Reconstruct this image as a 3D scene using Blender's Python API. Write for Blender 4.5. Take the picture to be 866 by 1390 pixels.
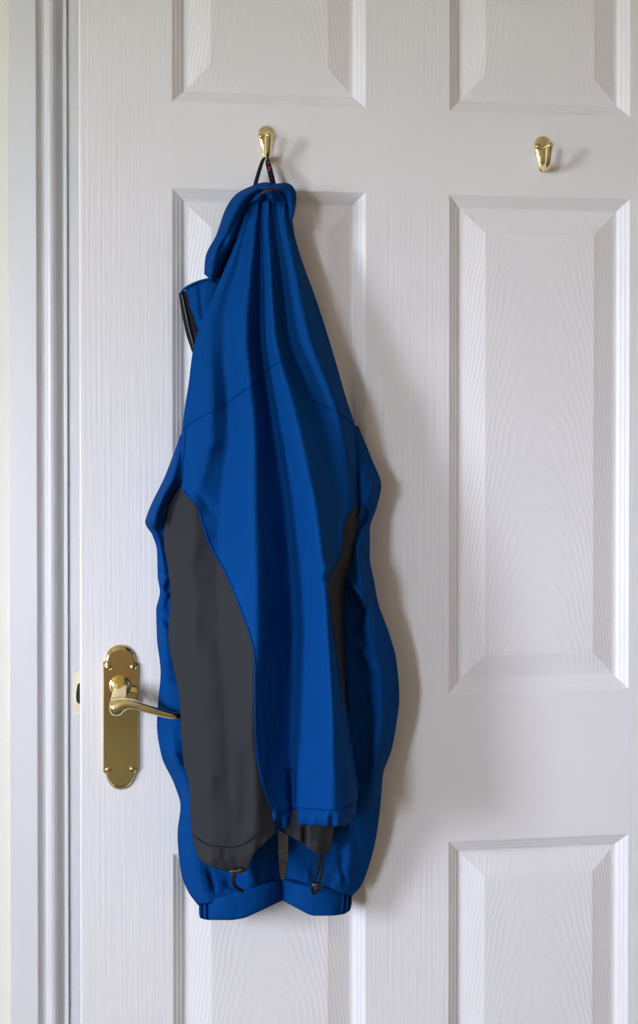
import bpy, bmesh, math, random
import numpy as np
from mathutils import Vector, Matrix, noise

random.seed(4)
scene = bpy.context.scene
for o in list(bpy.data.objects):
    bpy.data.objects.remove(o)

# ------------------------------------------------------------------ camera
FPX = 1900.0                      # focal length in pixels of the 866 x 1390 frame
CAM = np.array([0.0, -1.64, 1.30])
PITCH = math.radians(0.694)       # looking very slightly down
CY = 611.3                        # optical axis row
ALPHA = math.radians(8.35)        # the door stands ajar by this angle
CA, SA = math.cos(ALPHA), math.sin(ALPHA)

cam_data = bpy.data.cameras.new('camera')
cam = bpy.data.objects.new('camera', cam_data)
scene.collection.objects.link(cam)
cam.location = CAM.tolist()
cam.rotation_euler = (math.radians(90) - PITCH, 0, 0)
cam_data.sensor_fit = 'VERTICAL'
cam_data.sensor_height = 36.0
cam_data.lens = 36.0 * FPX / 1390.0
cam_data.shift_y = -(695.0 - CY) / 1390.0
cam_data.clip_start = 0.02
scene.camera = cam

# ------------------------------------------------------------------ sky, light, exposure
world = bpy.data.worlds.new('overcast_sky')
scene.world = world
world.use_nodes = True
bgn = world.node_tree.nodes['Background']
bgn.inputs['Color'].default_value = (0.85, 0.918, 1.13, 1)
bgn.inputs['Strength'].default_value = 10.0
vs = scene.view_settings
vs.view_transform = 'Standard'
vs.look = 'None'
vs.gamma = 1.0
vs.use_curve_mapping = False
vs.exposure = 2.5

# room extents (metres): wall_front carries the door
X0, X1, Y0, YW, HC = -2.0, 3.4, -5.2, 0.074, 2.40
WALL_T = 0.12
# windows in the left wall (y range, z range); the first is added for fill
WINS = [(-4.75, -3.50, 0.95, 2.00), (-2.20, -1.54, 1.00, 1.84)]


def portal(name, loc, rot, sx, sy):
    d = bpy.data.lights.new(name, 'AREA')
    d.shape = 'RECTANGLE'
    d.size, d.size_y = sx, sy
    d.cycles.is_portal = True
    o = bpy.data.objects.new(name, d)
    scene.collection.objects.link(o)
    o.location = loc
    o.rotation_euler = rot


for k, (ya, yb, za, zb) in enumerate(WINS):
    portal('window_portal', (X0 - 0.125, (ya + yb) / 2, (za + zb) / 2),
           (0, math.radians(-90), 0), zb - za, yb - ya)

# ------------------------------------------------------------------ helpers
COL = scene.collection


def ray(px, py):
    u = (px - 433.0) / FPX
    v = -(py - CY) / FPX
    return np.array([u, math.cos(PITCH) + v * math.sin(PITCH), v * math.cos(PITCH) - math.sin(PITCH)])


def at_y(px, py, Y):
    """world point seen at a pixel, on the wall-parallel plane y = Y"""
    r = ray(px, py)
    return CAM + r * ((Y - CAM[1]) / r[1])


NRM = np.array([-SA, CA, 0.0])    # door-local +y (into the door) in world space


def at_d(px, py, d):
    """door-local point seen at a pixel, standing d metres proud of the door face"""
    r = ray(px, py)
    t = (-d - CAM.dot(NRM)) / r.dot(NRM)
    w = CAM + r * t
    return (w[0] * CA + w[1] * SA, -d, w[2])


def at_arr(PX, PY, D):
    u = (PX - 433.0) / FPX
    v = -(PY - CY) / FPX
    ry = math.cos(PITCH) + v * math.sin(PITCH)
    rz = v * math.cos(PITCH) - math.sin(PITCH)
    t = (-D - CAM.dot(NRM)) / (u * NRM[0] + ry * NRM[1])
    wx, wy, wz = CAM[0] + u * t, CAM[1] + ry * t, CAM[2] + rz * t
    return np.stack([wx * CA + wy * SA, -D, wz], -1)


def link_mesh(name, verts, faces, mat, parent=None, smooth=False, door=False):
    me = bpy.data.meshes.new(name)
    me.from_pydata([tuple(map(float, v)) for v in verts], [], faces)
    me.update()
    if smooth:
        me.polygons.foreach_set('use_smooth', [True] * len(me.polygons))
    o = bpy.data.objects.new(name, me)
    COL.objects.link(o)
    if mat:
        me.materials.append(mat)
    if parent:
        o.parent = parent
    elif door:
        o.rotation_euler = (0, 0, ALPHA)
    return o


def bm_obj(name, bm, mat, parent=None, smooth=False, door=False):
    me = bpy.data.meshes.new(name)
    bmesh.ops.recalc_face_normals(bm, faces=bm.faces)
    bm.to_mesh(me)
    bm.free()
    if smooth:
        me.polygons.foreach_set('use_smooth', [True] * len(me.polygons))
    o = bpy.data.objects.new(name, me)
    COL.objects.link(o)
    me.materials.append(mat)
    if parent:
        o.parent = parent
    elif door:
        o.rotation_euler = (0, 0, ALPHA)
    return o


def fix_normals(o):
    bm = bmesh.new()
    bm.from_mesh(o.data)
    bmesh.ops.recalc_face_normals(bm, faces=bm.faces)
    bm.to_mesh(o.data)
    bm.free()
    return o


def add_box(bm, a, b, bevel=0.0):
    x0, y0, z0 = a
    x1, y1, z1 = b
    vs_ = [bm.verts.new(p) for p in [(x0, y0, z0), (x1, y0, z0), (x1, y1, z0), (x0, y1, z0),
                                     (x0, y0, z1), (x1, y0, z1), (x1, y1, z1), (x0, y1, z1)]]
    fs = [bm.faces.new([vs_[i] for i in f]) for f in
          [(0, 3, 2, 1), (4, 5, 6, 7), (0, 1, 5, 4), (1, 2, 6, 5), (2, 3, 7, 6), (3, 0, 4, 7)]]
    if bevel:
        es = {e for f in fs for e in f.edges}
        bmesh.ops.bevel(bm, geom=list(es), offset=bevel, segments=2, affect='EDGES', profile=0.5)


def box_obj(name, a, b, mat, parent=None, bevel=0.0, door=False):
    bm = bmesh.new()
    add_box(bm, a, b, bevel)
    return bm_obj(name, bm, mat, parent, door=door)


def tag(o, label=None, cat=None, group=None, kind=None):
    if label:
        o['label'] = label
    if cat:
        o['category'] = cat
    if group:
        o['group'] = group
    if kind:
        o['kind'] = kind
    return o


def struct(o, label=None):
    o['kind'] = 'structure'
    if label:
        o['label'] = label
    return o


def empty(name, loc=(0, 0, 0), rz=0.0):
    o = bpy.data.objects.new(name, None)
    o.empty_display_size = 0.05
    COL.objects.link(o)
    o.location = loc
    o.rotation_euler = (0, 0, rz)
    return o


def tube(name, pts, radii, mat, parent=None, seg=10, caps=True, flat=1.0, door=False):
    """sweep a circle along smooth points; pts in local coordinates"""
    pts = [Vector(p) for p in pts]
    n = len(pts)
    if not hasattr(radii, '__len__'):
        radii = [radii] * n
    verts, faces = [], []
    up = None
    for i, p in enumerate(pts):
        t = (pts[min(i + 1, n - 1)] - pts[max(i - 1, 0)]).normalized()
        if up is None:
            up = Vector((0, 1, 0)) if abs(t.y) < 0.9 else Vector((0, 0, 1))
        s = t.cross(up).normalized()
        up = s.cross(t).normalized()
        for k in range(seg):
            a = 2 * math.pi * k / seg
            verts.append(p + s * math.cos(a) * radii[i] + up * math.sin(a) * radii[i] * flat)
    for i in range(n - 1):
        for k in range(seg):
            a, b = i * seg + k, i * seg + (k + 1) % seg
            faces.append((a, b, b + seg, a + seg))
    if caps:
        faces.append(tuple(range(seg))[::-1])
        faces.append(tuple((n - 1) * seg + k for k in range(seg)))
    return fix_normals(link_mesh(name, verts, faces, mat, parent, smooth=True, door=door))


def spline(ctrl, n):
    """Catmull-Rom through control points (any dimension)"""
    c = np.array(ctrl, float)
    m = len(c)
    out = []
    for s in np.linspace(0, m - 1, n):
        i = min(int(s), m - 2)
        t = s - i
        p0 = c[i - 1] if i > 0 else 2 * c[0] - c[1]
        p1, p2 = c[i], c[i + 1]
        p3 = c[i + 2] if i + 2 < m else 2 * c[-1] - c[-2]
        out.append(0.5 * (2 * p1 + (p2 - p0) * t + (2 * p0 - 5 * p1 + 4 * p2 - p3) * t * t
                          + (3 * p1 - p0 - 3 * p2 + p3) * t ** 3))
    return np.array(out)


def pchip(x, y, q):
    """monotone cubic interpolation (flat at local extremes)"""
    x = np.asarray(x, float)
    y = np.asarray(y, float)
    q = np.clip(np.asarray(q, float), x[0], x[-1])
    h = np.maximum(np.diff(x), 1e-6)
    s = np.diff(y) / h
    m = np.zeros_like(y)
    if len(x) > 2:
        a, b = s[:-1], s[1:]
        w1 = 2 * h[1:] + h[:-1]
        w2 = h[1:] + 2 * h[:-1]
        ok = (a * b) > 0
        m[1:-1][ok] = ((w1 + w2)[ok]) / (w1[ok] / a[ok] + w2[ok] / b[ok])
    m[0], m[-1] = s[0], s[-1]
    i = np.clip(np.searchsorted(x, q, side='right') - 1, 0, len(x) - 2)
    t = (q - x[i]) / h[i]
    return (y[i] * (1 + 2 * t) * (1 - t) ** 2 + m[i] * h[i] * t * (1 - t) ** 2
            + y[i + 1] * t * t * (3 - 2 * t) + m[i + 1] * h[i] * t * t * (t - 1))


# ------------------------------------------------------------------ materials
def new_mat(name):
    m = bpy.data.materials.new(name)
    m.use_nodes = True
    nt = m.node_tree
    return m, nt, nt.nodes['Principled BSDF']


def set_in(node, **kw):
    for k, v in kw.items():
        node.inputs[k.replace('_', ' ')].default_value = v


def node(nt, kind, **props):
    n = nt.nodes.new(kind)
    for k, v in props.items():
        setattr(n, k, v)
    return n


def math_node(nt, op, a, b=None, c=None):
    n = nt.nodes.new('ShaderNodeMath')
    n.operation = op
    for i, v in enumerate((a, b, c)):
        if v is None:
            continue
        if isinstance(v, (int, float)):
            n.inputs[i].default_value = v
        else:
            nt.links.new(v, n.inputs[i])
    return n.outputs[0]


PAINT = (0.80, 0.79, 0.785, 1)


def paint_grain(name, mode, strength=0.35):
    """white satin paint over pressed wood grain: 'v', 'h' or 'arch' (cathedral)"""
    m, nt, p = new_mat(name)
    set_in(p, Base_Color=PAINT, Roughness=0.42)
    tc = node(nt, 'ShaderNodeTexCoord')
    mp = node(nt, 'ShaderNodeMapping')
    nt.links.new(tc.outputs['Object'], mp.inputs['Vector'])
    sc = {'v': (300, 1, 5), 'h': (5, 1, 300), 'arch': (240, 1, 7)}[mode]
    mp.inputs['Scale'].default_value = sc
    nz = node(nt, 'ShaderNodeTexNoise')
    set_in(nz, Scale=1.0, Detail=3.0, Roughness=0.6)
    nt.links.new(mp.outputs[0], nz.inputs['Vector'])
    h = nz.outputs['Fac']
    low = node(nt, 'ShaderNodeTexNoise')
    set_in(low, Scale=14.0, Detail=1.0)
    nt.links.new(tc.outputs['Object'], low.inputs['Vector'])
    if mode == 'arch':
        sx = node(nt, 'ShaderNodeSeparateXYZ')
        nt.links.new(tc.outputs['Object'], sx.inputs[0])
        g = math_node(nt, 'ADD', math_node(nt, 'MULTIPLY', math_node(nt, 'POWER', sx.outputs['X'], 2.0), 120.0),
                      math_node(nt, 'MULTIPLY', sx.outputs['Z'], 3.0))
        g = math_node(nt, 'ADD', g, math_node(nt, 'MULTIPLY', low.outputs['Fac'], 0.16))
        wv = math_node(nt, 'SINE', math_node(nt, 'MULTIPLY', g, 12.0 * 2 * math.pi))
        wv = math_node(nt, 'POWER', math_node(nt, 'ADD', math_node(nt, 'MULTIPLY', wv, 0.5), 0.5), 2.0)
        brk = node(nt, 'ShaderNodeTexNoise')
        set_in(brk, Scale=1.0, Detail=2.0)
        mp2 = node(nt, 'ShaderNodeMapping')
        mp2.inputs['Scale'].default_value = (70, 1, 14)
        nt.links.new(tc.outputs['Object'], mp2.inputs['Vector'])
        nt.links.new(mp2.outputs[0], brk.inputs['Vector'])
        wv = math_node(nt, 'MULTIPLY', wv, brk.outputs['Fac'])
        h = math_node(nt, 'ADD', math_node(nt, 'MULTIPLY', h, 0.35), math_node(nt, 'MULTIPLY', wv, 0.9))
    elif mode == 'v':
        h = math_node(nt, 'MULTIPLY', h, math_node(nt, 'ADD', low.outputs['Fac'], 0.45))
    else:
        h = math_node(nt, 'MULTIPLY', h, math_node(nt, 'POWER', low.outputs['Fac'], 1.3))
    bp = node(nt, 'ShaderNodeBump')
    set_in(bp, Strength=strength, Distance=0.0011)
    nt.links.new(h, bp.inputs['Height'])
    nt.links.new(bp.outputs[0], p.inputs['Normal'])
    return m


def plain(name, col, rough, metal=0.0, bump=0.0, bscale=60.0, bdist=0.002, var=0.0, vscale=8.0, spec=0.5):
    m, nt, p = new_mat(name)
    p.inputs['Specular IOR Level'].default_value = spec
    set_in(p, Base_Color=(*col, 1), Roughness=rough, Metallic=metal)
    tc = node(nt, 'ShaderNodeTexCoord')
    nz = node(nt, 'ShaderNodeTexNoise')
    set_in(nz, Scale=bscale, Detail=4.0)
    nt.links.new(tc.outputs['Object'], nz.inputs['Vector'])
    if bump:
        bp = node(nt, 'ShaderNodeBump')
        set_in(bp, Strength=bump, Distance=bdist)
        nt.links.new(nz.outputs['Fac'], bp.inputs['Height'])
        nt.links.new(bp.outputs[0], p.inputs['Normal'])
    if var:
        n2 = node(nt, 'ShaderNodeTexNoise')
        set_in(n2, Scale=vscale, Detail=3.0)
        nt.links.new(tc.outputs['Object'], n2.inputs['Vector'])
        mx = node(nt, 'ShaderNodeMix', data_type='RGBA')
        mx.inputs[6].default_value = (*[c * (1 - var) for c in col], 1)
        mx.inputs[7].default_value = (*[min(1, c * (1 + var)) for c in col], 1)
        nt.links.new(n2.outputs['Fac'], mx.inputs[0])
        nt.links.new(mx.outputs[2], p.inputs['Base Color'])
    return m


def fabric(name, col, rough=0.6, sheen=0.0):
    m, nt, p = new_mat(name)
    set_in(p, Base_Color=(*col, 1), Roughness=rough)
    p.inputs['Specular IOR Level'].default_value = 0.015
    p.inputs['Sheen Weight'].default_value = sheen
    p.inputs['Sheen Roughness'].default_value = 0.5
    tc = node(nt, 'ShaderNodeTexCoord')
    mp = node(nt, 'ShaderNodeMapping')
    mp.inputs['Scale'].default_value = (1.0, 1.0, 0.55)
    nt.links.new(tc.outputs['Object'], mp.inputs['Vector'])
    n1 = node(nt, 'ShaderNodeTexNoise')
    set_in(n1, Scale=38.0, Detail=3.0, Roughness=0.55, Distortion=0.4)
    nt.links.new(mp.outputs[0], n1.inputs['Vector'])
    n2 = node(nt, 'ShaderNodeTexNoise')
    set_in(n2, Scale=900.0, Detail=1.0)
    nt.links.new(tc.outputs['Object'], n2.inputs['Vector'])
    b1 = node(nt, 'ShaderNodeBump')
    set_in(b1, Strength=0.35, Distance=0.006)
    nt.links.new(n1.outputs['Fac'], b1.inputs['Height'])
    b2 = node(nt, 'ShaderNodeBump')
    set_in(b2, Strength=0.12, Distance=0.0008)
    nt.links.new(n2.outputs['Fac'], b2.inputs['Height'])
    nt.links.new(b1.outputs[0], b2.inputs['Normal'])
    nt.links.new(b2.outputs[0], p.inputs['Normal'])
    return m


M_STILE = paint_grain('white_paint_upright_grain', 'v', 0.48)
M_RAIL = paint_grain('white_paint_cross_grain', 'h', 0.42)
M_PANEL = paint_grain('white_paint_arched_grain', 'arch', 0.27)
M_MOULD = plain('white_satin_moulding', PAINT[:3], 0.42, bump=0.04, bscale=60)
M_GLOSS = plain('white_gloss_paint', (0.70, 0.695, 0.69), 0.35, bump=0.04, bscale=40)
M_WALL = plain('cream_wall_paint', (0.78, 0.75, 0.65), 0.85, bump=0.1, bscale=220)
M_WALL_R = plain('taupe_wall_paint', (0.56, 0.34, 0.25), 0.85, bump=0.1, bscale=220)
M_WALL_B = plain('umber_wall_paint', (0.27, 0.19, 0.12), 0.85, bump=0.1, bscale=220)
M_CEIL = plain('white_ceiling_paint', (0.80, 0.76, 0.71), 0.9, bump=0.1, bscale=160)
M_FLOOR = plain('brown_carpet', (0.14, 0.125, 0.075), 0.95, bump=0.5, bscale=500, var=0.15, vscale=120)
M_GRASS = plain('lawn_green', (0.27, 0.26, 0.155), 0.95, bump=0.4, bscale=60, var=0.3, vscale=3)
M_BRASS = plain('polished_brass', (0.74, 0.60, 0.28), 0.07, 1.0, bump=0.05, bscale=30, bdist=0.003)
M_BRASS_L = plain('lacquered_brass', (0.93, 0.79, 0.43), 0.15, 1.0)
M_STRIKE = plain('worn_brass', (0.80, 0.72, 0.52), 0.4, 0.6, var=0.2, vscale=60)
M_DARK = plain('hole_shade_black', (0.012, 0.011, 0.01), 0.8)
M_BLUE = fabric('blue_nylon', (0.002, 0.049, 0.205))
M_GREY = fabric('charcoal_nylon', (0.034, 0.035, 0.038))
M_BLACK = plain('black_webbing', (0.010, 0.010, 0.013), 0.8, spec=0.15, bump=0.3, bscale=900, bdist=0.0006)
M_PLASTIC = plain('black_plastic', (0.012, 0.012, 0.013), 0.35)
M_THREAD = plain('navy_thread', (0.0015, 0.032, 0.138), 0.9, spec=0.02, bump=0.4, bscale=1500, bdist=0.0005)
M_GTHREAD = plain('grey_thread', (0.022, 0.022, 0.025), 0.9, spec=0.02, bump=0.4, bscale=1500, bdist=0.0005)
M_MAROON = plain('maroon_label', (0.045, 0.010, 0.014), 0.6, bump=0.3, bscale=700, bdist=0.0005)
M_RED = plain('red_thread', (0.35, 0.02, 0.03), 0.7)
M_GLASSF = plain('window_frame_white', (0.80, 0.80, 0.80), 0.4)

# ------------------------------------------------------------------ the room
DX0, DX1 = -0.2914, 0.4862        # jamb faces of the door opening
DH = 1.992                        # opening height
struct(box_obj('floor', (X0 - WALL_T, Y0 - WALL_T, -0.1), (X1 + WALL_T, 1.4, 0.0), M_FLOOR))
struct(box_obj('ceiling', (X0 - WALL_T, Y0 - WALL_T, HC), (X1 + WALL_T, 1.4, HC + 0.1), M_CEIL))
JB = 0.032                        # jamb board thickness
bm = bmesh.new()
add_box(bm, (X0, YW, 0), (DX0 - JB, YW + WALL_T, HC))
add_box(bm, (DX1 + JB, YW, 0), (X1, YW + WALL_T, HC))
add_box(bm, (DX0 - JB, YW, DH + JB), (DX1 + JB, YW + WALL_T, HC))
struct(bm_obj('wall_front', bm, M_WALL))
struct(box_obj('wall_right', (X1, Y0, 0), (X1 + WALL_T, 1.3, HC), M_WALL_R))
struct(box_obj('wall_back', (X0 - WALL_T, Y0 - WALL_T, 0), (X1 + WALL_T, Y0, HC), M_WALL_B))
struct(box_obj('wall_hall', (X0 - WALL_T, 1.3, 0), (X1 + WALL_T, 1.4, HC), M_WALL))
bm = bmesh.new()                  # left wall with its window openings
ys = sorted([Y0] + [v for w in WINS for v in w[:2]] + [1.3])
for a, b in zip(ys[:-1], ys[1:]):
    w = [w for w in WINS if abs(w[0] - a) < 1e-6]
    if w:
        add_box(bm, (X0 - WALL_T, a, 0), (X0, b, w[0][2]))
        add_box(bm, (X0 - WALL_T, a, w[0][3]), (X0, b, HC))
    else:
        add_box(bm, (X0 - WALL_T, a, 0), (X0, b, HC))
struct(bm_obj('wall_left', bm, M_WALL))
for k, (ya, yb, za, zb) in enumerate(WINS):
    t = 0.035
    bm = bmesh.new()
    xa, xb = X0 - 0.09, X0 - 0.04
    add_box(bm, (xa, ya, za), (xb, ya + t, zb))
    add_box(bm, (xa, yb - t, za), (xb, yb, zb))
    add_box(bm, (xa, ya + t, za), (xb, yb - t, za + t))
    add_box(bm, (xa, ya + t, zb - t), (xb, yb - t, zb))
    fr = struct(bm_obj('window_%d' % (k + 1), bm, M_GLASSF), ('unseen white framed window added for fill light in the left wall, far from the door', 'white framed window in the left wall, near the door')[k])
    box_obj('window_sill', (X0 - 0.04, ya - 0.04, za - 0.025), (X0 + 0.08, yb + 0.04, za - 0.001), M_GLASSF, fr, 0.003)
g = link_mesh('ground', [(-40, -40, -0.5), (40, -40, -0.5), (40, 40, -0.5), (-40, 40, -0.5)], [(0, 1, 2, 3)], M_GRASS)
struct(g, 'green lawn outside the windows')
struct(box_obj('baseboard_front', (X0, YW - 0.016, 0.0), (DX0 - 0.075, YW, 0.12), M_GLOSS, bevel=0.003))
struct(box_obj('baseboard_right', (X1 - 0.016, Y0, 0.0), (X1, YW, 0.12), M_GLOSS, bevel=0.003))

# ---- door frame: architrave (moulded), jamb, stop, strike plate
PROF = [(12.0, 0.0), (12.0, 15.0), (13.0, 16.0), (49.5, 16.0), (50.8, 15.2), (53.0, 13.0), (57.0, 10.0), (61.0, 8.2),
        (61.8, 8.6), (63.0, 10.8), (65.5, 12.6), (69.0, 13.2), (73.0, 12.2), (77.0, 10.0), (81.0, 7.2), (84.5, 4.8),
        (87.0, 3.6), (88.0, 4.0), (91.5, 4.0), (92.5, 1.8), (93.0, 0.0)]
prof = []
for px, h in PROF:                # pixel column at mid height -> metres along the wall
    prof.append((at_y(px, CY, YW - h / 1000.0)[0], YW - h / 1000.0))
verts, faces = [], []
n = len(prof)
xin = prof[-1][0]
for z_mode in ('bottom', 'top'):
    for x, y in prof:
        verts.append((x, y, 0.0 if z_mode == 'bottom' else DH + (xin - x)))
xr = DX1 + (DX0 - xin)            # mirrored inner edge on the hinge side
for x, y in prof:
    verts.append((xr + (xin - x), y, DH + (xin - x)))
for x, y in prof:
    verts.append((xr + (xin - x), y, 0.0))
for s in range(3):
    for i in range(n - 1):
        a = s * n + i
        faces.append((a, a + 1, a + 1 + n, a + n))
arch = fix_normals(link_mesh('trim_1', verts, faces, M_GLOSS))
struct(arch, 'white moulded architrave around the door opening')
bm = bmesh.new()
add_box(bm, (DX0 - JB, YW - 0.0005, 0), (DX0, YW + WALL_T, DH + JB), 0.0012)
add_box(bm, (DX1, YW - 0.0005, 0), (DX1 + JB, YW + WALL_T, DH + JB), 0.0012)
add_box(bm, (DX0, YW - 0.0005, DH), (DX1, YW + WALL_T, DH + JB), 0.0012)
jamb = bm_obj('door_jamb', bm, M_GLOSS, arch)
bm = bmesh.new()
add_box(bm, (DX0, YW + 0.075, 0), (DX0 + 0.012, YW + WALL_T, DH))
add_box(bm, (DX1 - 0.012, YW + 0.075, 0), (DX1, YW + WALL_T, DH))
add_box(bm, (DX0 + 0.012, YW + 0.075, DH - 0.012), (DX1 - 0.012, YW + WALL_T, DH))
bm_obj('door_stop', bm, M_GLOSS, arch)
zt, zb_ = at_y(103, 910, YW)[2], at_y(103, 969, YW)[2]
sx0 = at_y(100.5, 940, YW)[0]
bm = bmesh.new()                  # lipped plate wrapped round the jamb edge
add_box(bm, (sx0, YW - 0.0016, zb_), (DX0 + 0.0012, YW - 0.0002, zt), 0.0004)
add_box(bm, (DX0 - 0.0002, YW - 0.0016, zb_), (DX0 + 0.0012, YW + 0.03, zt), 0.0004)
st = bm_obj('strike_plate', bm, M_STRIKE, arch)
st['label'] = 'brass strike plate'
zc = (zt + zb_) / 2 - 0.001
verts = [(DX0 + 0.0015, YW - 0.0019, zc - 0.013), (DX0 + 0.0015, YW - 0.0019, zc + 0.013)]
hp = [(0.2, 13), (-3.5, 12.6), (-5.5, 10.5), (-6.7, 4), (-7.3, 0), (-7.5, -5), (-6.7, -10), (-5.0, -12.6), (0.2, -13)]
verts = [(DX0 + x / 1000 + 0.001, y_, zc + z / 1000) for y_ in (YW - 0.0019, YW - 0.0008) for x, z in hp]
n = len(hp)
faces = [tuple(range(n)), tuple(range(n, 2 * n))[::-1]] + [(k, (k + 1) % n, n + (k + 1) % n, n + k) for k in range(n)]
fix_normals(link_mesh('latch_hole_shade', verts, faces, M_DARK, st))  # dark slab on the plate; shade inside the hole is put in its colour

# ------------------------------------------------------------------ the door (local frame, turned by ALPHA)
XL, XR = -0.2768, 0.4852
PX = [(-0.1716, 0.0561), (0.1555, 0.3805)]
PZ = [(1.6814, 1.875), (0.9894, 1.5836), (0.225, 0.8139)]
DT = 0.040
door = empty('door_1', (0, 0, 0), ALPHA)
struct(door, 'white moulded six-panel door standing slightly ajar')


def part_at(name, a, b, mat, bevel=0.0):
    c = [(a[i] + b[i]) / 2 for i in range(3)]
    o = box_obj(name, [a[i] - c[i] for i in range(3)], [b[i] - c[i] for i in range(3)], mat, door, bevel)
    o.location = c
    return o


bm = bmesh.new()                  # core of the door behind the skin
add_box(bm, (XL + 0.001, 0.012, 0.006), (XR - 0.001, DT, 1.980))
bm_obj('core', bm, M_STILE, door)


def skin(name, a, b, mat, left_round=False):
    c = [(a[i] + b[i]) / 2 for i in range(3)]
    bm = bmesh.new()
    add_box(bm, [a[i] - c[i] for i in range(3)], [b[i] - c[i] for i in range(3)])
    if left_round:
        es = [e for e in bm.edges if all(abs(v.co.x - (a[0] - c[0])) < 1e-6 and abs(v.co.y - (a[1] - c[1])) < 1e-6 for v in e.verts)]
        bmesh.ops.bevel(bm, geom=es, offset=0.0022, segments=3, affect='EDGES', profile=0.5)
    o = bm_obj(name, bm, mat, door)
    o.location = c
    return o


skin('stile', (XL, 0, 0.006), (PX[0][0], DT - 0.002, 1.981), M_STILE, True)
skin('stile', (PX[1][1], 0, 0.006), (XR, DT - 0.002, 1.981), M_STILE)
rails = [(0.006, PZ[2][0]), (PZ[2][1], PZ[1][0]), (PZ[1][1], PZ[0][0]), (PZ[0][1], 1.981)]
for za, zb in rails:
    skin('rail', (PX[0][0], 0, za), (PX[1][1], DT - 0.002, zb), M_RAIL)
for za, zb in PZ:
    skin('muntin', (PX[0][1], 0, za), (PX[1][0], DT - 0.002, zb), M_STILE)

# raised panel: nested mitred frames, (inset mm, depth mm)
PPROF = [(0, 0), (1.0, 0.2), (2.0, 0.8), (5.0, 2.7), (5.9, 2.9), (6.6, 3.4), (9.6, 5.3), (10.5, 5.5), (11.2, 6.0),
         (14.0, 8.0), (15.4, 8.5), (17.6, 8.6), (19.5, 8.4), (43.2, 2.7), (45.0, 2.2), (47.0, 2.1)]
for (xa, xb) in PX:
    for (za, zb) in PZ:
        cx, cz = (xa + xb) / 2, (za + zb) / 2
        w, h = (xb - xa) / 2, (zb - za) / 2
        verts, faces = [], []
        for ins, dep in PPROF:
            i, d = ins / 1000.0, dep / 1000.0
            verts += [(-w + i, d, -h + i), (w - i, d, -h + i), (w - i, d, h - i), (-w + i, d, h - i)]
        for r in range(len(PPROF) - 1):
            for k in range(4):
                a, b = r * 4 + k, r * 4 + (k + 1) % 4
                faces.append((a, b, b + 4, a + 4))
        r = (len(PPROF) - 1) * 4
        faces.append((r, r + 1, r + 2, r + 3))
        o = link_mesh('panel', verts, faces, M_PANEL, door)
        o.data.materials.append(M_MOULD)
        for q in range(4 * 12):
            o.data.polygons[q].material_index = 1
        o.location = (cx, 0, cz)

# ---- lever handle on its long backplate
def outline_plate(name, pts_px, mat, parent, profile, d0, smooth=False):
    """solid from an outline: profile = list of (inset scale, height mm) towards the viewer"""
    base = np.array([at_d(x, y, d0) for x, y in pts_px])
    c = base.mean(0)
    verts, faces = [], []
    n = len(base)
    for ins, hgt in profile:
        for p in base:
            v = p - c
            ln = math.hypot(v[0], v[2])
            k = (ln - ins / 1000.0) / ln
            verts.append((c[0] + v[0] * k, -(d0 + hgt / 1000.0), c[2] + v[2] * k))
    for r in range(len(profile) - 1):
        for k in range(n):
            a, b = r * n + k, r * n + (k + 1) % n
            faces.append((a, b, b + n, a + n))
    faces.append(tuple(range((len(profile) - 1) * n, len(profile) * n)))
    faces.append(tuple(range(n))[::-1])
    return fix_normals(link_mesh(name, verts, faces, mat, parent, smooth=smooth))


def screw(parent, px, py, d, r=0.0042):
    """cross-head brass screw with a domed head"""
    c = at_d(px, py, d)
    prof_ = [(r * 1.25, 0.0), (r * 1.25, 0.0006), (r * 1.02, 0.0009), (r * 1.0, 0.0004), (r * 0.9, 0.0014), (r * 0.6, 0.0022), (r * 0.25, 0.0025)]
    seg = 16
    verts, faces = [], []
    for rr, hh in prof_:
        for k in range(seg):
            a = 2 * math.pi * k / seg
            verts.append((c[0] + rr * math.cos(a), c[1] - hh, c[2] + rr * math.sin(a)))
    for i in range(len(prof_) - 1):
        for k in range(seg):
            a, b = i * seg + k, i * seg + (k + 1) % seg
            faces.append((a, b, b + seg, a + seg))
    faces.append(tuple(range((len(prof_) - 1) * seg, len(prof_) * seg)))
    o = link_mesh('screw', verts, faces, M_BRASS, parent, smooth=True)
    return o


half = [(163.5, 874.6), (171, 875.8), (177, 879), (181.5, 884), (183.6, 890), (184, 894.5), (186, 897.5), (188, 898.5)]
top = half
lft = [(327.5 - x, y) for x, y in half[1:]][::-1]
low = [(188, 1047), (185.5, 1049), (183.6, 1052), (182, 1058), (178, 1064.5), (172, 1069.8), (163.5, 1071.8)]
lowl = [(327.5 - x, y) for x, y in low[:-1]][::-1]
plate_px = top + low + lowl + lft
handle = outline_plate('door_handle', plate_px, M_BRASS, door,
                       [(0, 0), (0, 1.4), (0.5, 2.2), (1.6, 2.6), (2.4, 3.4), (4.0, 4.6), (5.5, 5.0)], 0.0)
handle['label'] = 'polished brass lever handle on a long shaped backplate'
for x, y in ((147, 906), (180.3, 905.3), (147, 1045), (179.6, 1044)):
    screw(handle, x, y, 0.0042, 0.0035)
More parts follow.
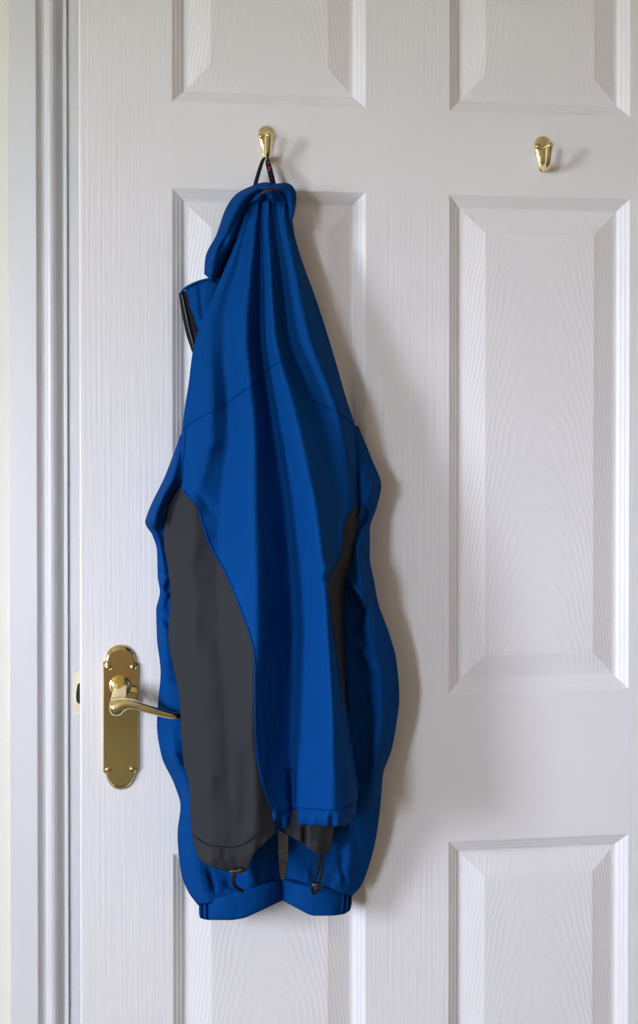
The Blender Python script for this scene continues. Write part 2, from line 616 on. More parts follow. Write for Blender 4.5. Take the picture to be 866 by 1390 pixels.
# boss out of the plate then the curved lever
nk_ = spline([(163, 931, .004), (163, 932.5, .012), (162.5, 938, .024), (161, 947, .037), (160, 955, .046), (160, 958, .050)], 24)
tube('lever_neck', [at_d(*p) for p in nk_], np.interp(np.linspace(0, 5, 24), [0, .6, 1, 2, 3, 4, 5], [.0130, .0124, .0098, .0082, .0084, .0088, .0060]).tolist(), M_BRASS_L, handle, 20)
lv = spline([(151, 961, .047), (157, 960, .0495), (165, 956.5, .0520), (176, 955.5, .0545), (190, 959, .056), (206, 964, .0565),
             (222, 968.5, .056), (236, 971.5, .055), (248, 971.5, .053), (262, 968, .050), (270, 965.5, .049)], 44)
rad = np.interp(np.linspace(0, 10, 44), [0, .35, 1, 2, 3, 4, 6, 8, 9, 9.7, 10],
                [.0030, .0085, .0112, .0088, .0060, .0048, .0043, .0043, .0047, .0046, .0020])
tube('lever', [at_d(*p) for p in lv], rad.tolist(), M_BRASS_L, handle, 16)

# ------------------------------------------------------------------ coat hooks
def coat_hook(px, py, label):
    """px,py: top of the oval backplate"""
    root = empty('coat_hook', (0, 0, 0), ALPHA)
    tag(root, label, 'hook', 'brass coat hooks on the door')
    out = []
    hs = [(0.0, 0.0), (1.0, 4.6), (3.0, 7.6), (7.0, 10.2), (12, 11.3), (18, 11.0), (25, 9.4), (32, 7.6), (39, 6.0), (44, 5.4), (47.5, 4.2), (49.2, 2.0), (49.6, 0.0)]
    sp = spline(hs, 40)
    right = [(px + max(w, 0.0), py + y) for y, w in sp]
    left = [(px - max(w, 0.0), py + y) for y, w in sp[1:-1]][::-1]
    outline_plate('backplate', right + left, M_BRASS_L, root,
                  [(0, 0), (0, 0.8), (0.4, 1.6), (1.3, 2.6), (2.8, 3.4), (4.6, 3.9), (6.2, 4.1)], 0.0, True)
    c = np.array(at_d(px, py, 0.0))
    s = 0.864e-3
    # prong: leaves the foot of the plate, sweeps out and up to a rounded tip
    path = spline([(0, -0.0022, -42 * s), (0, -0.008, -46 * s), (0, -0.016, -46.5 * s), (0, -0.022, -42 * s),
                   (0, -0.0255, -34 * s), (0, -0.028, -26 * s), (0, -0.0305, -19.5 * s), (0, -0.0325, -16.5 * s)], 30)
    rr = np.interp(np.linspace(0, 7, 30), [0, 1, 2, 3, 4, 5, 6, 6.6, 7], [.0040, .0042, .0040, .0036, .0038, .0043, .0044, .0036, .0010])
    tube('prong', [tuple(c + np.array(p)) for p in path], rr.tolist(), M_BRASS_L, root, 14)
    for dx in (-6.0, 5.5):
        screw(root, px + dx, py + 14.5, 0.0050, 0.0029)
    return root


coat_hook(361.0, 170.5, 'brass coat hook holding up the hanging jacket by its loop')
coat_hook(736.0, 184.5, 'empty brass coat hook on the right of the door')

# ------------------------------------------------------------------ the jacket
jacket = empty('jacket', (0, 0, 0), ALPHA)
tag(jacket, 'blue and charcoal waterproof jacket hanging from a door hook by its loop', 'jacket')


def nz(x, y, s, seed=0.0, ay=1.0):
    return noise.noise(Vector((x * s, y * s * ay, seed)))


def noise_arr(PX_, PY_, s, seed, ay=1.0):
    f = np.empty(PX_.size)
    for i, (a, b) in enumerate(zip(PX_.ravel(), PY_.ravel())):
        f[i] = nz(a, b, s, seed, ay)
    return f.reshape(PX_.shape)


def crease(PX_, PY_, a, b, w, amp):
    """a soft ridge (amp > 0) or valley along the pixel segment a-b; amp in mm"""
    ax, ay = a
    dx, dy = b[0] - ax, b[1] - ay
    L2 = dx * dx + dy * dy
    t = ((PX_ - ax) * dx + (PY_ - ay) * dy) / L2
    tc_ = np.clip(t, 0, 1)
    dist2 = (PX_ - ax - tc_ * dx) ** 2 + (PY_ - ay - tc_ * dy) ** 2
    return amp / 1000.0 * np.exp(-dist2 / (w * w)) * np.clip(1.15 - np.abs(2 * tc_ - 1) ** 3, 0, 1)


class FoldField:
    """rows: {y: [(x, depth mm), ...]} with the same number of fold lines in each row"""
    def __init__(self, rows):
        self.ys = sorted(rows)
        self.x = np.array([[p[0] for p in rows[y]] for y in self.ys], float)
        self.d = np.array([[p[1] for p in rows[y]] for y in self.ys], float)

    def row(self, y):
        xs = np.array([pchip(self.ys, self.x[:, k], [y])[0] for k in range(self.x.shape[1])])
        ds = np.array([pchip(self.ys, self.d[:, k], [y])[0] for k in range(self.x.shape[1])])
        xs = np.maximum.accumulate(xs + np.arange(len(xs)) * 1e-3)
        return xs, ds

    def depth(self, PX_, PY_):
        out = np.empty(PX_.shape)
        flatx, flaty = PX_.ravel(), PY_.ravel()
        o = out.ravel()
        yq = np.round(flaty * 2) / 2
        for y in np.unique(yq):
            m = yq == y
            xs, ds = self.row(y)
            q = flatx[m]
            lin = sum(np.interp(q + k, xs, ds) for k in (-4.5, -2.5, -1, 1, 2.5, 4.5)) / 6.0      # crisper valleys
            o[m] = 0.35 * pchip(xs, ds, q) + 0.65 * lin
        return o.reshape(PX_.shape) / 1000.0


def edge_fn(pts):
    pts = sorted((y, x) for x, y in pts)
    ys_ = [p[0] for p in pts]
    xs_ = [p[1] for p in pts]
    return lambda q: pchip(ys_, xs_, q)


def patch(Lp, Rp, y0, y1, nr, nc, Tp=None, Bp=None, k=5.0, uexp=1.0):
    """pixel grid between a left and a right edge; T/B = shaped ends [(u, y), ...]"""
    L, R = edge_fn(Lp), edge_fn(Rp)
    v = np.linspace(0, 1, nr)
    u = np.linspace(0, 1, nc)
    yy = y0 + (y1 - y0) * v
    Lx, Rx = L(yy), R(yy)
    PXg = Lx[:, None] + (Rx - Lx)[:, None] * u[None, :]
    PYg = np.repeat(yy[:, None], nc, 1)
    if Tp:
        t = pchip([a for a, _ in Tp], [b for _, b in Tp], u) - y0
        PYg = PYg + t[None, :] * ((1 - v) ** k)[:, None]
    if Bp:
        b = pchip([a for a, _ in Bp], [c for _, c in Bp], u) - y1
        PYg = PYg + b[None, :] * (v ** k)[:, None]
    return PXg, PYg


def grid_faces(nr, nc, off=0, flip=False):
    f = []
    for r in range(nr - 1):
        for c in range(nc - 1):
            a = off + r * nc + c
            q = (a, a + nc, a + nc + 1, a + 1)
            f.append(q[::-1] if flip else q)
    return f


def sheet(name, PXg, PYg, D, mat, parent, thick=0.0014):
    """cloth sheet seen from the front, with real fabric thickness"""
    nr, nc = PXg.shape
    P = at_arr(PXg, PYg, D).reshape(-1, 3)
    o = link_mesh(name, P, grid_faces(nr, nc), mat, parent, smooth=True)
    md = o.modifiers.new('fabric_thickness', 'SOLIDIFY')
    md.thickness = thick
    md.offset = -1.0
    return o


def closed(name, PXg, PYg, D, back, mat, parent):
    """front sheet plus a back sheet nearer the door, welded at the rim (a flattened tube)"""
    nr, nc = PXg.shape
    F = at_arr(PXg, PYg, D)
    B = F.copy()
    u = np.linspace(-1, 1, nc)[None, :]
    v = np.linspace(-1, 1, nr)[:, None]
    rim = (1 - np.abs(u) ** 2.5) * (1 - np.abs(v) ** 14)
    e = D * (1 - rim) + np.minimum(back, D) * rim
    B[..., 1] = -e
    verts = np.concatenate([F.reshape(-1, 3), B.reshape(-1, 3)])
    faces = grid_faces(nr, nc) + grid_faces(nr, nc, nr * nc, True)
    o = link_mesh(name, verts, faces, mat, parent, smooth=True)
    bm_ = bmesh.new()
    bm_.from_mesh(o.data)
    bmesh.ops.remove_doubles(bm_, verts=bm_.verts, dist=1e-5)
    bmesh.ops.recalc_face_normals(bm_, faces=bm_.faces)
    bm_.to_mesh(o.data)
    bm_.free()
    o.data.polygons.foreach_set('use_smooth', [True] * len(o.data.polygons))
    return o


# --- folds of the back and sides of the jacket: edge, crest, valley, crest, ...
BODY = FoldField({
    268: [(336, 34), (340, 42), (344, 38), (350, 46), (356, 38), (363, 48), (371, 40), (384, 46), (394, 36)],
    300: [(327, 38), (333, 44), (337, 40), (347, 54), (355, 40), (363.5, 58), (372, 43), (388, 52), (398, 34)],
    350: [(308, 43), (318, 50), (325, 47), (342, 64), (354, 45), (367, 70), (376, 48), (398, 60), (411, 32)],
    450: [(268, 50), (286, 60), (304, 58), (335, 84), (353, 54), (373, 92), (387, 60), (418, 76), (444, 32)],
    580: [(247, 52), (287, 82), (311, 70), (345, 106), (371, 70), (405, 116), (444, 80), (464, 84), (484, 34)],
    700: [(222, 50), (264, 84), (298, 82), (347, 124), (389, 80), (429, 134), (464, 92), (478, 84), (493, 42)],
    850: [(226, 58), (262, 98), (296, 100), (349, 136), (398, 84), (446, 144), (456, 112), (462, 95), (470, 60)],
    1000: [(243, 68), (278, 106), (306, 110), (342, 138), (395, 92), (452, 150), (466, 130), (472, 110), (478, 75)],
    1110: [(256, 76), (288, 110), (314, 114), (344, 130), (398, 104), (452, 150), (472, 138), (481, 118), (488, 80)],
    1190: [(262, 78), (290, 108), (314, 110), (340, 118), (398, 108), (452, 150), (472, 138), (481, 118), (488, 80)],
})


def body_depth(PXg, PYg, wr=1.0):
    D = BODY.depth(PXg, PYg)
    D = D + wr * 0.0022 * noise_arr(PXg, PYg, 0.022, 3.1, 0.35)
    D = D + wr * 0.0008 * noise_arr(PXg, PYg, 0.06, 8.7, 0.6)
    # creases in the charcoal side panel and below the shoulder
    D += crease(PXg, PYg, (232, 800), (280, 715), 14, 4)
    D += crease(PXg, PYg, (232, 850), (256, 800), 12, -3)
    D += crease(PXg, PYg, (285, 860), (300, 1060), 20, 5)
    D += crease(PXg, PYg, (336, 1010), (332, 1130), 11, -8)
    D += crease(PXg, PYg, (266, 1090), (290, 1050), 12, 3)
    D += crease(PXg, PYg, (255, 622), (300, 600), 9, 3)
    D += crease(PXg, PYg, (262, 660), (292, 700), 7, -3)
    D += crease(PXg, PYg, (430, 790), (452, 760), 6, 5)
    D += crease(PXg, PYg, (470, 690), (455, 780), 5, 4)
    D += crease(PXg, PYg, (396, 1040), (399, 1125), 6, -8)
    return D


BL = [(336, 268), (326, 300), (317, 330), (308, 352), (297, 380), (284, 413), (268, 450), (261, 480), (256, 520), (248, 575), (246, 600), (246, 661),
      (268, 690), (274, 712), (285, 742), (307, 782), (323, 821), (336, 856), (344.5, 890), (345, 957), (346, 1000), (352, 1045), (364, 1084), (372, 1110), (374, 1125)]
BR = [(394, 268), (398, 300), (404, 330), (425, 390), (450, 470), (470, 540), (485, 590), (491, 640), (491, 674), (468, 708), (463, 752), (444, 790),
      (448, 826), (456, 878), (467, 957), (474, 988), (481, 1045), (486, 1089), (484, 1108), (482, 1125)]
PXg, PYg = patch(BL, BR, 268, 1121, 330, 120,
                 Tp=[(0, 280), (.25, 270), (.5, 266), (.75, 271), (1, 284)],
                 Bp=[(0, 1129), (.12, 1124), (.25, 1119), (.45, 1121), (.7, 1122), (.85, 1121), (.95, 1114), (1, 1104)], k=8)
D = body_depth(PXg, PYg)
vv = np.linspace(0, 1, 330)[:, None]
hem = np.clip((PYg - 1092) / 30.0, 0, 1)
D += hem * (0.008 * noise_arr(PXg, PYg, 0.11, 5.0, 0.35) + 0.003 * np.sin(PXg * 0.36 + PYg * 0.05))
D -= 0.010 * np.clip((PYg - 1104) / 18.0, 0, 1) ** 2         # hem tucks under at its drawcord
neck = np.clip((300 - PYg) / 30.0, 0, 1)
D += neck * 0.002 * np.sin(PXg * 0.9)
sheet('back_panel', PXg, PYg, D, M_BLUE, jacket)

# charcoal side panel on the left
SL = [(246, 660), (236, 674), (228, 688), (223.5, 712), (223, 742), (228, 769), (231.5, 817), (228.5, 865), (235, 905), (244, 950), (245, 975),
      (248, 1027), (258, 1075), (258.5, 1106), (262, 1140), (268, 1165)]
SR = [(246.5, 660), (268, 690), (274, 712), (285, 742), (307, 782), (323, 821), (336, 856), (344.5, 890), (345, 957), (346, 1000), (352, 1045),
      (364, 1084), (372, 1110), (374, 1130), (374, 1165)]
PXg, PYg = patch(SL, SR, 660, 1160, 220, 60,
                 Bp=[(0, 1160), (.1, 1172), (.3, 1180), (.5, 1184), (.62, 1183), (.68, 1172), (.72, 1160), (.85, 1146), (1, 1131)], k=7)
D = body_depth(PXg, PYg) - 0.0005
D += np.clip((PYg - 1125) / 40.0, 0, 1) * 0.003 * noise_arr(PXg, PYg, 0.11, 15.0, 0.4)
D -= 0.012 * np.clip((PYg - 1160) / 24.0, 0, 1) ** 2
sp = sheet('side_panel', PXg, PYg, D, M_GREY, jacket)
sp['label'] = 'charcoal side panel'

# charcoal side panel on the right, mostly turned away
RL = [(490.5, 674), (468, 708), (463, 752), (444, 790), (448, 826), (456, 878), (466, 957), (470, 975)]
RR = [(491.5, 674), (492, 700), (488, 740), (482, 770), (470, 786), (468, 815), (467.5, 860), (468, 900), (470, 957), (473, 975)]
PXg, PYg = patch(RL, RR, 674, 975, 110, 24)
D = body_depth(PXg, PYg) - 0.0005 - 0.018 * np.linspace(0, 1, 24)[None, :] ** 2
sp = sheet('side_panel', PXg, PYg, D, M_GREY, jacket)
sp['label'] = 'charcoal side panel'

# charcoal hem of the far side showing under the blue hem
HL = [(376, 1100), (377, 1130), (392, 1160)]
HR = [(456, 1100), (454, 1125), (450, 1146), (447, 1160)]
PXg, PYg = patch(HL, HR, 1100, 1150, 40, 50, Bp=[(0, 1131), (.2, 1138), (.45, 1147), (.58, 1155), (.8, 1159), (.94, 1158), (1, 1150)], k=2)
D = 0.088 + 0.014 * np.sin((PXg - 372) / 84 * math.pi) + 0.003 * noise_arr(PXg, PYg, 0.08, 2.2, 0.5)
D += crease(PXg, PYg, (414, 1120), (414, 1152), 4, -8)
sp = sheet('front_hem', PXg, PYg, D, M_GREY, jacket)
sp['label'] = 'charcoal hem'

# the front of the jacket, facing the door: closes the hanging volume
FL = [(338, 275), (326, 310), (300, 385), (272, 450), (256, 560), (250, 620), (236, 690), (232, 740), (238, 815), (240, 880), (252, 960), (256, 1030), (266, 1090), (270, 1140)]
FR = [(392, 275), (400, 320), (424, 395), (448, 475), (468, 545), (482, 595), (486, 660), (480, 740), (462, 800), (460, 880), (466, 957), (474, 1030), (478, 1100), (478, 1140)]
PXg, PYg = patch(FL, FR, 275, 1125, 120, 40)
uu = np.linspace(-1, 1, 40)[None, :]
edge = BODY.depth(PXg, PYg)
D = 0.016 + (np.minimum(edge, 0.075) - 0.020) * np.abs(uu) ** 4 * 0.8 + 0.002 * noise_arr(PXg, PYg, 0.03, 1.0)
sheet('front_panel', PXg, PYg, D, M_BLUE, jacket)

# --- sleeves
LS = FoldField({
    590: [(245, 40), (249, 48), (255, 46), (262, 40), (270, 30)],
    646: [(224, 36), (234, 70), (242, 62), (250, 62), (275, 28)],
    690: [(203, 34), (214, 78), (224, 66), (232, 50), (275, 26)],
    709: [(197, 34), (208, 74), (220, 60), (232, 40), (275, 24)],
    720: [(203, 27), (210, 38), (219, 32), (232, 34), (275, 22)],
    735: [(210, 24), (216, 36), (223, 30), (232, 34), (278, 22)],
    782: [(214, 22), (222, 40), (229, 34), (238, 38), (285, 20)],
    826: [(212, 22), (220, 40), (228, 36), (240, 38), (290, 20)],
    870: [(213, 22), (222, 42), (234, 40), (250, 40), (300, 20)],
    953: [(215, 20), (228, 42), (242, 44), (262, 44), (310, 20)],
    1023: [(219, 20), (236, 46), (252, 44), (280, 44), (330, 20)],
    1089: [(245, 24), (258, 50), (280, 50), (330, 48), (368, 22)],
    1130: [(241, 25), (260, 52), (290, 50), (340, 52), (377, 24)],
    1181: [(246, 26), (268, 54), (300, 50), (345, 54), (378, 26)],
    1230: [(262, 28), (285, 50), (310, 48), (345, 50), (382, 32)],
})
LSL = [(245, 590), (224, 646), (200, 698), (197, 709), (207, 727), (213, 747), (214, 782), (217, 804), (212, 828), (213, 865), (218, 913), (214.5, 953), (213, 983),
       (219, 1023), (237, 1062), (245, 1089), (241, 1124), (246, 1172), (256, 1195), (269, 1210)]
LSR = [(262, 590), (268, 650), (272, 720), (280, 780), (290, 830), (300, 880), (312, 960), (332, 1030), (362, 1080), (376, 1120), (377.5, 1160), (379, 1195), (382, 1210)]
PXg, PYg = patch(LSL, LSR, 590, 1210, 240, 64, Bp=[(0, 1229), (.12, 1227), (.25, 1222), (.5, 1212), (.8, 1201), (1, 1196)], k=6)
D = LS.depth(PXg, PYg) + 0.003 * noise_arr(PXg, PYg, 0.03, 21.0, 0.7) + 0.0012 * noise_arr(PXg, PYg, 0.09, 23.0)
D += crease(PXg, PYg, (206, 690), (244, 640), 5, 5) + crease(PXg, PYg, (215, 700), (240, 668), 4, -5)
D += crease(PXg, PYg, (214, 800), (232, 780), 5, 6) + crease(PXg, PYg, (214, 830), (232, 850), 5, -5)
yc = np.interp(PXg, [210, 216, 226, 240], [776, 800, 810, 800])
D += 0.010 / (1 + np.exp((PYg - yc) / 1.6)) * np.exp(-np.abs(yc - PYg) / 24.0)
D += crease(PXg, PYg, (222, 1020), (250, 1035), 6, 4) + crease(PXg, PYg, (243, 1080), (262, 1110), 6, -5)
D += crease(PXg, PYg, (283, 1180), (292, 1212), 3.5, -7) + crease(PXg, PYg, (305, 1196), (325, 1210), 5, -5)
D += crease(PXg, PYg, (330, 1165), (345, 1205), 7, 5) + crease(PXg, PYg, (355, 1140), (350, 1190), 7, -5)
D = np.maximum(D, 0.012)
sl_l = closed('sleeve', PXg, PYg, D, 0.007, M_BLUE, jacket)

RS = FoldField({
    578: [(474, 34), (478, 44), (481, 44), (484, 40), (487, 34)],
    624: [(455, 30), (480, 46), (488, 50), (496, 46), (505, 34)],
    659: [(450, 30), (480, 48), (494, 66), (506, 56), (518, 36)],
    690: [(450, 30), (478, 48), (492, 64), (502, 56), (512, 36)],
    720: [(445, 30), (474, 52), (484, 60), (494, 66), (502, 40)],
    755: [(440, 30), (472, 54), (482, 64), (492, 60), (502, 40)],
    790: [(435, 30), (470, 58), (484, 66), (494, 74), (508, 44)],
    856: [(430, 30), (470, 58), (482, 52), (504, 76), (527, 48)],
    948: [(430, 30), (476, 66), (494, 58), (518, 78), (542, 48)],
    1018: [(425, 30), (478, 66), (496, 56), (512, 72), (531, 46)],
    1084: [(415, 30), (470, 60), (488, 60), (502, 62), (517, 40)],
    1128: [(392, 25), (440, 50), (465, 54), (484, 60), (511, 38)],
    1172: [(391, 25), (420, 48), (448, 46), (474, 58), (500, 36)],
    1230: [(384, 30), (415, 48), (440, 48), (462, 50), (480, 34)],
})
RSL = [(474, 578), (455, 624), (450, 660), (440, 760), (432, 850), (430, 948), (424, 1020), (412, 1085), (391.5, 1128), (391, 1172), (388, 1195), (384, 1210)]
RSR = [(486, 578), (505, 624), (517.5, 659), (512.5, 685), (502, 720), (502, 755), (508, 790), (513, 817), (527, 856), (538, 896), (542, 946), (538, 983), (531, 1018),
       (520, 1049), (517, 1084), (511, 1128), (500, 1170), (489, 1194), (477, 1206)]
PXg, PYg = patch(RSL, RSR, 578, 1206, 240, 64, Bp=[(0, 1196), (.2, 1200), (.5, 1206), (.8, 1212), (1, 1217)], k=6)
D = RS.depth(PXg, PYg) + 0.003 * noise_arr(PXg, PYg, 0.03, 41.0, 0.7) + 0.0012 * noise_arr(PXg, PYg, 0.09, 43.0)
D += crease(PXg, PYg, (492, 690), (512, 650), 5, 9) + crease(PXg, PYg, (486, 720), (505, 690), 5, -9)
D += crease(PXg, PYg, (474, 790), (498, 822), 5, 9) + crease(PXg, PYg, (472, 800), (498, 836), 5, -10) + crease(PXg, PYg, (484, 730), (490, 790), 5, 7)
D += crease(PXg, PYg, (470, 850), (500, 900), 8, 8) + crease(PXg, PYg, (480, 900), (530, 940), 8, -4)
D += crease(PXg, PYg, (500, 1060), (520, 1030), 7, 5) + crease(PXg, PYg, (470, 1020), (500, 1060), 8, -5)
yc = np.interp(PXg, [455, 467, 482, 496, 504, 512], [778, 786, 804, 816, 808, 794])      # drape of the upper sleeve over the lower
up_ = 1 / (1 + np.exp((PYg - yc) / 1.8))
D += 0.013 * up_ * np.exp(-np.abs(yc - PYg) / 42.0) * np.clip((PXg - 455) / 15, 0, 1)
D += crease(PXg, PYg, (497, 668), (494, 712), 5, -9) + crease(PXg, PYg, (500, 820), (480, 862), 4, -5) + crease(PXg, PYg, (508, 812), (506, 870), 5, -5)
D += crease(PXg, PYg, (462, 1160), (470, 1205), 4, -6) + crease(PXg, PYg, (405, 1165), (420, 1198), 6, 5)
D += crease(PXg, PYg, (480, 1120), (490, 1190), 7, -5)
D = np.maximum(D, 0.012)
sl_r = closed('sleeve', PXg, PYg, D, 0.007, M_BLUE, jacket)


def cuff(Lp, Rp, y0, y1, T, B, gather, parent, dl, dr, seed):
    PXg, PYg = patch(Lp, Rp, y0, y1, 34, 96, Tp=T, Bp=B, k=1.0)
    u = np.linspace(0, 1, 96)[None, :]
    v = np.linspace(0, 1, 34)[:, None]
    D = 0.030 + 0.026 * (1 - np.abs(2 * u - 1) ** 3) + 0 * v
    D = D + 0.002 * (1 - np.abs(2 * v - 1) ** 6)
    g0, g1 = gather
    m = np.clip(1 - np.abs((u - (g0 + g1) / 2) / ((g1 - g0) / 2)) ** 4, 0, 1)
    D = D + m * 0.0038 * np.sin(u * 96 * 96 / 90.0) + 0.0012 * noise_arr(PXg, PYg, 0.06, seed)
    o = closed('cuff', PXg, PYg, D, 0.010, M_BLUE, parent)
    return o


cuff([(270, 1190), (270, 1229), (274, 1250)], [(383.5, 1190), (384, 1250)], 1210, 1240,
     [(0, 1228), (.1, 1222), (.23, 1218), (.5, 1210), (.8, 1200), (1, 1194)],
     [(0, 1246), (.05, 1248), (.12, 1249), (.35, 1249), (.5, 1247), (.7, 1238), (.85, 1230), (1, 1222)], (-0.02, 0.13), sl_l, 0, 0, 3.0)
cuff([(382.5, 1190), (383, 1250)], [(477, 1190), (477.5, 1217), (474, 1245)], 1205, 1238,
     [(0, 1194), (.2, 1199), (.4, 1203), (.62, 1206), (.85, 1211), (1, 1217)],
     [(0, 1222), (.2, 1232), (.48, 1243), (.7, 1243), (.9, 1241), (1, 1236)], (0.86, 1.02), sl_r, 0, 0, 9.0)

# --- hood rolled behind the neck
HO = [(277, 372), (280, 345), (294, 318), (306, 284), (320, 264), (341, 252.5), (358, 247.5), (374, 249), (390, 248.5), (399, 255), (402.5, 268), (400, 288), (395.5, 303)]
HI = [(300, 392), (316, 356), (330, 330), (338, 302), (344, 284), (352, 272), (360, 266), (370, 265), (379, 269), (384, 277), (387, 288), (388, 299), (390, 308)]
ho, hi = spline(HO, 150), spline(HI, 150)
nc = 40
u = np.linspace(0, 1, nc)
PXg = ho[:, 0:1] + (hi[:, 0:1] - ho[:, 0:1]) * u[None, :]
PYg = ho[:, 1:2] + (hi[:, 1:2] - ho[:, 1:2]) * u[None, :]
s = np.linspace(0, 1, 150)[:, None]
base = np.interp(s, [0, .15, .4, .55, .8, 1], [.030, .030, .030, .036, .036, .030])
D = base + np.interp(s, [0, .3, .5, .7, 1], [.022, .030, .022, .020, .018]) * np.sin(np.clip(u[None, :] * 1.25, 0, 1) * math.pi) ** 0.8 - 0.016 * u[None, :] ** 2 * np.clip(1.2 - s * 2.2, 0, 1)
D += 0.003 * noise_arr(PXg, PYg, 0.06, 31.0) + 0.0015 * noise_arr(PXg, PYg, 0.15, 33.0)
D += crease(PXg, PYg, (296, 345), (325, 290), 4, -5) + crease(PXg, PYg, (284, 360), (300, 325), 4, 3) + crease(PXg, PYg, (330, 265), (350, 256), 3, 3)
hood = closed('hood', PXg, PYg, D, 0.010, M_BLUE, jacket)

# bunched neck just under the hanging loop
NL = [(345, 254), (338, 266), (336, 276), (342, 288)]
NR = [(388, 254), (394, 266), (394, 278), (389, 290)]
PXg, PYg = patch(NL, NR, 254, 284, 40, 60, Tp=[(0, 262), (.2, 256), (.5, 252), (.8, 255), (1, 262)],
                 Bp=[(0, 284), (.25, 278), (.45, 272), (.6, 280), (.85, 284), (1, 280)], k=1.2)
uu = np.linspace(0, 1, 60)[None, :]
vv = np.linspace(0, 1, 40)[:, None]
D = 0.036 + 0.024 * np.sin(uu * math.pi) ** 0.6 * np.sin(np.clip(vv * 1.05, 0, 1) * math.pi) ** 0.5
D += 0.006 * noise_arr(PXg, PYg, 0.11, 51.0)
D += crease(PXg, PYg, (362, 262), (356, 284), 3.5, -7) + crease(PXg, PYg, (372, 268), (388, 276), 3, -5) + crease(PXg, PYg, (344, 268), (356, 262), 3, 4)
nk = closed('neck_gather', PXg, PYg, D, 0.016, M_BLUE, jacket)

# maroon label curled on the bunched neck
lb = spline([(351.5, 265, .0625), (356, 260, .066), (361, 256.5, .0675), (367, 255, .0675), (373, 255, .066), (377, 256, .063)], 24)
verts, faces = [], []
for i, p in enumerate(lb):
    w = np.interp(i, [0, 6, 14, 23], [1.6, 3.0, 4.2, 2.6])
    verts.append(at_d(p[0], p[1], p[2]))
    verts.append(at_d(p[0] + 0.9 * w * 0.3, p[1] + w, p[2] + 0.001))
for i in range(23):
    a = 2 * i
    faces.append((a, a + 1, a + 3, a + 2))
lab = link_mesh('neck_label', verts, faces, M_MAROON, jacket, smooth=True)
md = lab.modifiers.new('fabric_thickness', 'SOLIDIFY')
md.thickness = 0.0012
lab['label'] = 'maroon neck label'

# --- collar end sticking out on the left: blue outside, black zip facing
def poly_sheet(name, Lp, Rp, y0, y1, T, B, dfun, mat, parent, nr=50, nc=24, k=1.0):
    PXg, PYg = patch(Lp, Rp, y0, y1, nr, nc, Tp=T, Bp=B, k=k)
    return sheet(name, PXg, PYg, dfun(PXg, PYg, np.linspace(0, 1, nc)[None, :], np.linspace(0, 1, nr)[:, None]), mat, parent, 0.003)


fl = poly_sheet('collar_flap', [(252, 389), (257, 410), (263, 430), (270, 450)], [(318, 374), (314, 400), (306, 425), (296, 450)], 385, 449,
                [(0, 391), (.2, 384), (.5, 379), (1, 376)], [(0, 450), (1, 448)],
                lambda X, Y, u, v: 0.030 + 0.010 * np.sin(np.clip(u * 1.3, 0, 1) * math.pi * 0.8) + 0.002 * noise_arr(X, Y, 0.08, 61.0) + crease(X, Y, (270, 382), (276, 440), 3, -4),
                M_BLUE, jacket, k=1.5)
zf = poly_sheet('zip_facing', [(243, 398), (246, 418), (252, 448), (262, 479)], [(255, 396), (259, 414), (265, 434), (271, 455), (266, 479)], 397, 476,
                [(0, 400), (.4, 396), (1, 394)], [(0, 479), (1, 470)],
                lambda X, Y, u, v: 0.020 + 0.010 * u + 0.003 * np.sin(u * math.pi) + 0 * v, M_BLACK, fl)
zf['label'] = 'black zip facing'
# zip teeth along the facing
zt_ = spline([(247, 399), (251, 418), (257, 446), (265, 476)], 34)
tube('zip', [at_d(p[0], p[1], 0.0285 + 0.0006 * (i % 2)) for i, p in enumerate(zt_)], [0.0011 + 0.0006 * (i % 2) for i in range(34)], M_PLASTIC, fl, 6)
tp = spline([(244, 399.5, .027), (249, 393.5, .031), (254, 389.5, .034), (264, 384.5, .038), (276, 380.5, .041), (288, 378, .04)], 24)
tube('piping', [at_d(*p) for p in tp], 0.0014, M_BLUE, fl, 6)


# --- seams: raised stitched lines that follow the cloth
def seam(name, pts, mat, off=0.0004, r=0.0006, fn=body_depth, n=90, parent=jacket):
    c = spline(pts, n)
    X, Y = c[:, 0:1], c[:, 1:2]
    D_ = fn(X, Y)[:, 0] + off
    return tube(name, [at_d(x, y, d) for (x, y), d in zip(c, D_)], r, mat, parent, 6)


seam('yoke_seam', [(249, 583), (262, 572), (285, 560), (310, 545), (330, 531), (350, 516), (366, 500), (380, 491), (391, 488), (398, 515), (406, 536),
                   (425, 545), (445, 553), (465, 564), (482, 580)], M_THREAD, n=140)
seam('armhole_seam', [(252, 584), (250, 610), (248, 635), (247, 658)], M_THREAD)
seam('side_seam', [(250, 666), (270, 692), (276, 712), (287, 742), (309, 782), (325, 821), (338, 856), (346, 890), (347, 957), (348, 1000), (354, 1045), (366, 1084), (373, 1108)], M_THREAD)
seam('side_seam', [(488, 678), (467, 710), (462, 752), (445, 788), (448, 826), (455, 878), (465, 957)], M_THREAD)
seam('hem_seam', [(376, 1106), (400, 1097), (425, 1098), (455, 1100), (482, 1092)], M_THREAD, off=0.0016)
seam('hem_seam', [(262, 1134), (280, 1146), (305, 1150), (330, 1146), (352, 1130), (370, 1118)], M_GTHREAD, off=0.0012)

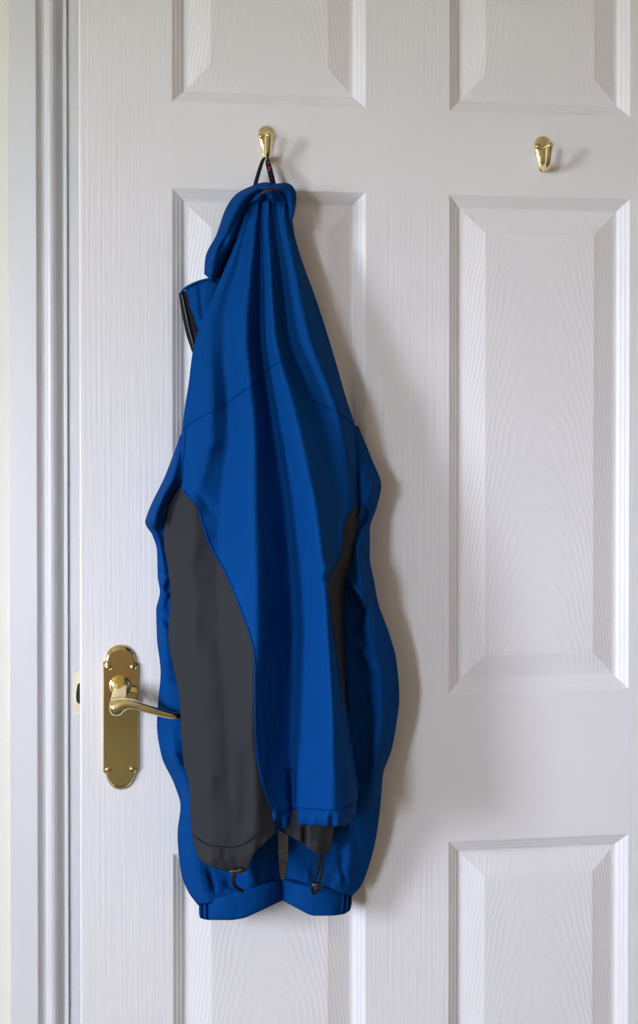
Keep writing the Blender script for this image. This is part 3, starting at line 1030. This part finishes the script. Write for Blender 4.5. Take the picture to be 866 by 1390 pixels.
# --- hanging loop over the hook prong
c0 = np.array(at_d(361.0, 170.5, 0.0))
lp = spline([(346.5, 258, .030), (348.5, 249, .028), (351.5, 238, .0245), (355, 226, .0215), (358.3, 217, .0195), (361.5, 212.6, .0185), (364.2, 216.5, .0190), (367, 225, .021),
             (370, 236, .024), (372.8, 248, .028), (374, 257, .031)], 70)
verts, faces = [], []
W = 0.0056
for i, p in enumerate(lp):
    q = np.array(at_d(*p))
    tw = np.interp(i, [0, 30, 38, 46, 69], [0.55, 0.45, 0.1, 0.75, 1.0])     # the right strand turns its face
    dx = np.array([-1.0 * tw, math.sqrt(max(0, 1 - tw * tw)), 0.0])
    verts.append(q + dx * W)
    verts.append(q - dx * W * 0.2)
for i in range(69):
    a = 2 * i
    faces.append((a, a + 1, a + 3, a + 2))
loop = link_mesh('hanging_loop', verts, faces, M_BLACK, jacket, smooth=True)
md = loop.modifiers.new('fabric_thickness', 'SOLIDIFY')
md.thickness = 0.0011
md.offset = 0
loop['label'] = 'black webbing hanging loop'
for k, (x, y, d_, m_) in enumerate([(364.2, 221, .0215, M_RED), (366, 227.5, .0235, M_RED), (365.6, 231, .0245, M_RED), (368, 236, .026, M_THREAD)]):
    tube('woven_mark', [at_d(x - 1.6, y - 1.2, d_), at_d(x, y, d_), at_d(x + 1.4, y + 1.6, d_)], [.0007, .0013, .0007], m_, loop, 6)

# --- drawcords with cord locks at the hem
c1 = spline([(322, 1174, .104), (319, 1186, .100), (316.5, 1194, .092), (318.5, 1202, .085), (324, 1207, .079), (329.5, 1210, .076)], 30)
dc = tube('drawcord', [at_d(*p) for p in c1], 0.0021, M_BLACK, jacket, 8)
tg = spline([(311, 1183.5, .106), (315, 1182.8, .107), (322, 1182, .108), (327, 1181, .108), (330, 1180, .107)], 16)
tube('cord_lock', [at_d(*p) for p in tg], np.interp(np.arange(16), [0, 1, 8, 12, 14, 15], [.001, .0026, .0030, .0042, .0042, .0015]).tolist(), M_PLASTIC, dc, 10)
c2 = spline([(434.5, 1152, .088), (433, 1170, .085), (430, 1186, .080), (426, 1197, .076), (423.5, 1206, .072), (426, 1213, .070), (430.5, 1209, .071), (432.5, 1199, .076), (436, 1188, .080),
             (437.5, 1172, .085), (437, 1152, .088)], 60)
dc2 = tube('drawcord', [at_d(*p) for p in c2], 0.0017, M_BLACK, jacket, 8)
tg = spline([(423, 1199.5, .078), (426, 1200.5, .079), (430, 1201.5, .080), (434, 1202, .079), (436, 1202, .078)], 14)
tube('cord_lock', [at_d(*p) for p in tg], np.interp(np.arange(14), [0, 1, 7, 12, 13], [.001, .0028, .0036, .0028, .001]).tolist(), M_PLASTIC, dc2, 10)
